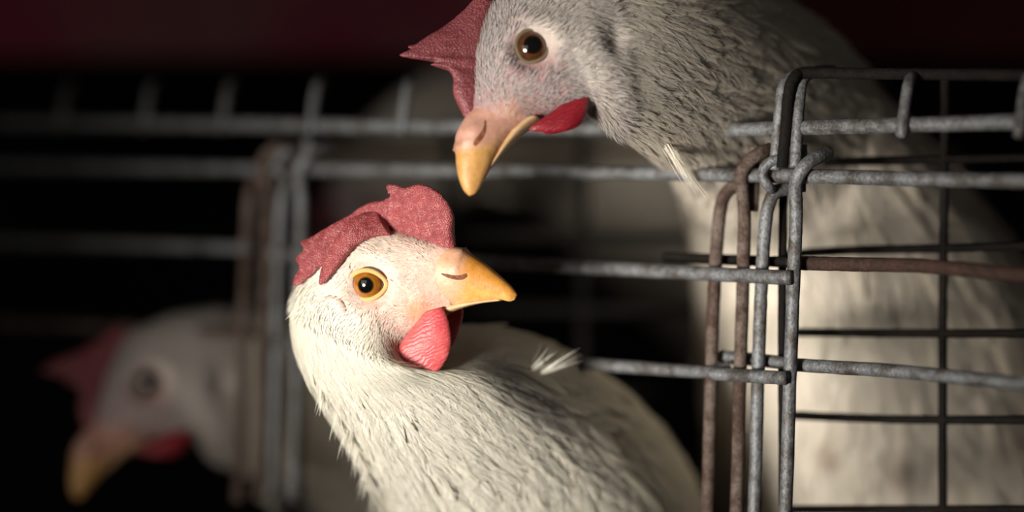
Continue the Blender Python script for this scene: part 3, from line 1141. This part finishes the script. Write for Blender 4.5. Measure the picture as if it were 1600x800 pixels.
def divider_wires(root):
    w = []
    w.append(wire('upright', [CP(1098, 900), CP(1106, 780), CP(1110, 640), CP(1114, 500), CP(1119, 400), CP(1124, 340), CP(1130, 310, -.001), CP(1143, 294, -.003), CP(1160, 290, -.006), CP(1180, 291, -.012)], R1, M_RUST, root, 90))
    w.append(wire('upright', [CP(1146, 900), CP(1152, 760), CP(1156, 600), CP(1161, 440), CP(1163, 340), CP(1160, 295, .002), CP(1158, 274, .005), CP(1166, 256, .006), CP(1184, 242, .003), CP(1204, 233, -.004)], R1, M_RUST, root, 90))
    w.append(wire('upright', [CP(1174, 900), CP(1180, 760), CP(1184, 600), CP(1190, 440), CP(1196, 350), CP(1202, 318, -.001), CP(1212, 300, -.003), CP(1230, 294, -.008)], R1, M_ZINC, root, 90))
    w.append(wire('upright', [CP(1222, 900, .002), CP(1229, 760, .002), CP(1234, 600, .002), CP(1240, 440, .003), CP(1244, 340, .004), CP(1243, 296, .006), CP(1247, 275, .007), CP(1260, 257, .005), CP(1276, 247, .0), CP(1294, 239, -.008)], R1, M_ZINC, root, 90))
    w.append(wire('inner_upright', [CP(1224, 900, -.012), CP(1223, 700, -.012), CP(1222, 500, -.012), CP(1224, 290, -.012)], 0.0016, M_DARK, root, 40))
    w.append(wire('wire_stub', [CP(1176, 330, -.006), CP(1178, 290, -.006), CP(1178, 226, -.006)], 0.0021, M_RUST, root, 20))
    w.append(wire('wire_stub', [CP(1249, 300, -.004), CP(1250, 260, -.004), CP(1251, 226, -.004)], 0.0024, M_ZINC, root, 20))
    w.append(wire('clip_ring', [CP(1222, 248, .003), CP(1205, 252, .006), CP(1194, 262, .007), CP(1192, 276, .007), CP(1200, 290, .005), CP(1206, 296, .001)], 0.0018, M_ZINC, root, 40))
    return w


div = root_at('cage_divider', CP(1180, 600), 'cluster of rusty and grey upright wires, in focus right of the front hen', 'cage divider', 'upright wire clusters')
divider_wires(div)
# the next divider along the row
shift = (CP(474, 275) - CP(1244, 275))
div2 = div.copy()
COL.objects.link(div2)
div2.location = Vector(np.array(div.location) + np.array([shift[0], shift[1], 0.0]))
div2['label'] = 'blurred cluster of upright wires left of the front hen'
for ch in div.children:
    c = ch.copy()
    COL.objects.link(c)
    c.parent = div2

mid = root_at('cage_bars', CP(1000, 430), 'pair of horizontal bars between the two wire clusters, behind the front hen', 'cage bars')
wire('bar', [CP(425, 396, .004), CP(500, 399, .004), CP(650, 404, .005), CP(800, 412, .006), CP(960, 420, .006), CP(1130, 429, .006), CP(1236, 434, .0075)], 0.0026, M_ZINC, mid, 90)
wire('bar', [CP(425, 538, .003), CP(500, 543, .003), CP(700, 553, .003), CP(860, 565, .004), CP(980, 573, .004), CP(1060, 579, .004), CP(1112, 581, .005), CP(1140, 574, -.001)], 0.0023, M_ZINC, mid, 90)
wire('bar', [CP(1112, 583, .0075), CP(1130, 585, .007), CP(1180, 588, .007), CP(1228, 591, .008)], 0.0024, M_ZINC, mid, 30)
wire('rear_bar', [CP(1040, 401, -.008), CP(1115, 405, -.008), CP(1240, 410, -.008)], 0.0020, M_DARK, mid, 30)
lft = root_at('cage_bars', CP(200, 430), 'pair of blurred bars at far left above the lower left hen', 'cage bars')
wire('bar', [CP(-160, 370), CP(0, 378), CP(200, 382), CP(392, 388)], 0.0025, M_ZINC, lft, 60)
wire('bar', [CP(-160, 498), CP(0, 506), CP(200, 512), CP(396, 521)], 0.0022, M_RUST, lft, 60)
rgt = root_at('cage_bars', CP(1400, 500), 'pair of horizontal bars across the body at lower right, one reddish', 'cage bars')
wire('bar', [CP(1235, 411, -.006), CP(1330, 413, -.004), CP(1450, 416, -.002), CP(1600, 430), CP(1760, 444)], 0.0025, M_REDR, rgt, 60)
wire('bar', [CP(1128, 557, -.008), CP(1190, 563, -.007), CP(1260, 571, -.006), CP(1400, 580, -.004), CP(1600, 600), CP(1760, 616)], 0.0024, M_ZINC, rgt, 60)


def GP(px, py):
    return P(px, py, 0.895 - (px - 1250) * 0.00009)


grid = root_at('wire_partition', GP(1473, 520), 'black wire grid standing behind the bars at right', 'wire grid')
for pts in ([(1288, 253), (1380, 251), (1475, 249), (1620, 246), (1760, 244)], [(1225, 398), (1330, 391), (1473, 388), (1600, 384), (1760, 378)], [(1225, 519), (1473, 521), (1760, 520)],
            [(1225, 648), (1330, 653), (1473, 656), (1760, 655)], [(1225, 796), (1473, 796), (1760, 796)]):
    wire('grid_wire', [GP(*p) for p in pts], 0.00165, M_DARK, grid, 40)
for x in (1473, 1700):
    wire('grid_wire', [GP(x + 4, 112), GP(x + 3, 250), GP(x, 520), GP(x, 900)], 0.0017, M_DARK, grid, 40)

# far partition behind the hens
far = root_at('wire_partition', P(800, 380, 1.13), 'blurred dark wire grid behind the front hen', 'wire grid')
for y in (366, 482, 610):
    wire('grid_wire', [P(480, y - 4, 1.16), P(800, y, 1.13), P(1130, y + 4, 1.10)], 0.0028, M_DARK, far, 30)
for x in (700, 912):
    wire('grid_wire', [P(x, 190, 1.13), P(x, 480, 1.13), P(x, 900, 1.13)], 0.0026, M_DARK, far, 30)

# maroon board and the brown rail under it
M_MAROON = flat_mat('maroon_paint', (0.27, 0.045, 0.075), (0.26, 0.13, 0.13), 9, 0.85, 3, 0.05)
M_MAROON_SHADED = flat_mat('shaded_maroon_paint', (0.010, 0.0022, 0.0022), (0.014, 0.004, 0.004), 9, 0.9, 3, 0.02)  # same maroon board, darkened to paint in the shade at the right
M_WOOD = flat_mat('brown_wood', (0.10, 0.075, 0.05), (0.16, 0.13, 0.095), 25, 0.8)
zb = P(0, 92, 1.5)[2]
xb = P(1180, 0, 1.5)[0]
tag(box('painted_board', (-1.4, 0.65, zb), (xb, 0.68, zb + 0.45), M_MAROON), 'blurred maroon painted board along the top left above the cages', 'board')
tag(box('painted_board', (xb + 0.005, 0.65, zb), (1.4, 0.68, zb + 0.45), M_MAROON_SHADED), 'right part of the maroon board, top right corner, shade put into its colour', 'board')
z0, z1 = P(0, 255, 1.25)[2], P(0, 222, 1.25)[2]
tag(box('wooden_rail', (-0.12, 0.40, z0), (0.14, 0.42, z1), M_WOOD), 'blurred brown wooden rail behind the two hens', 'rail')
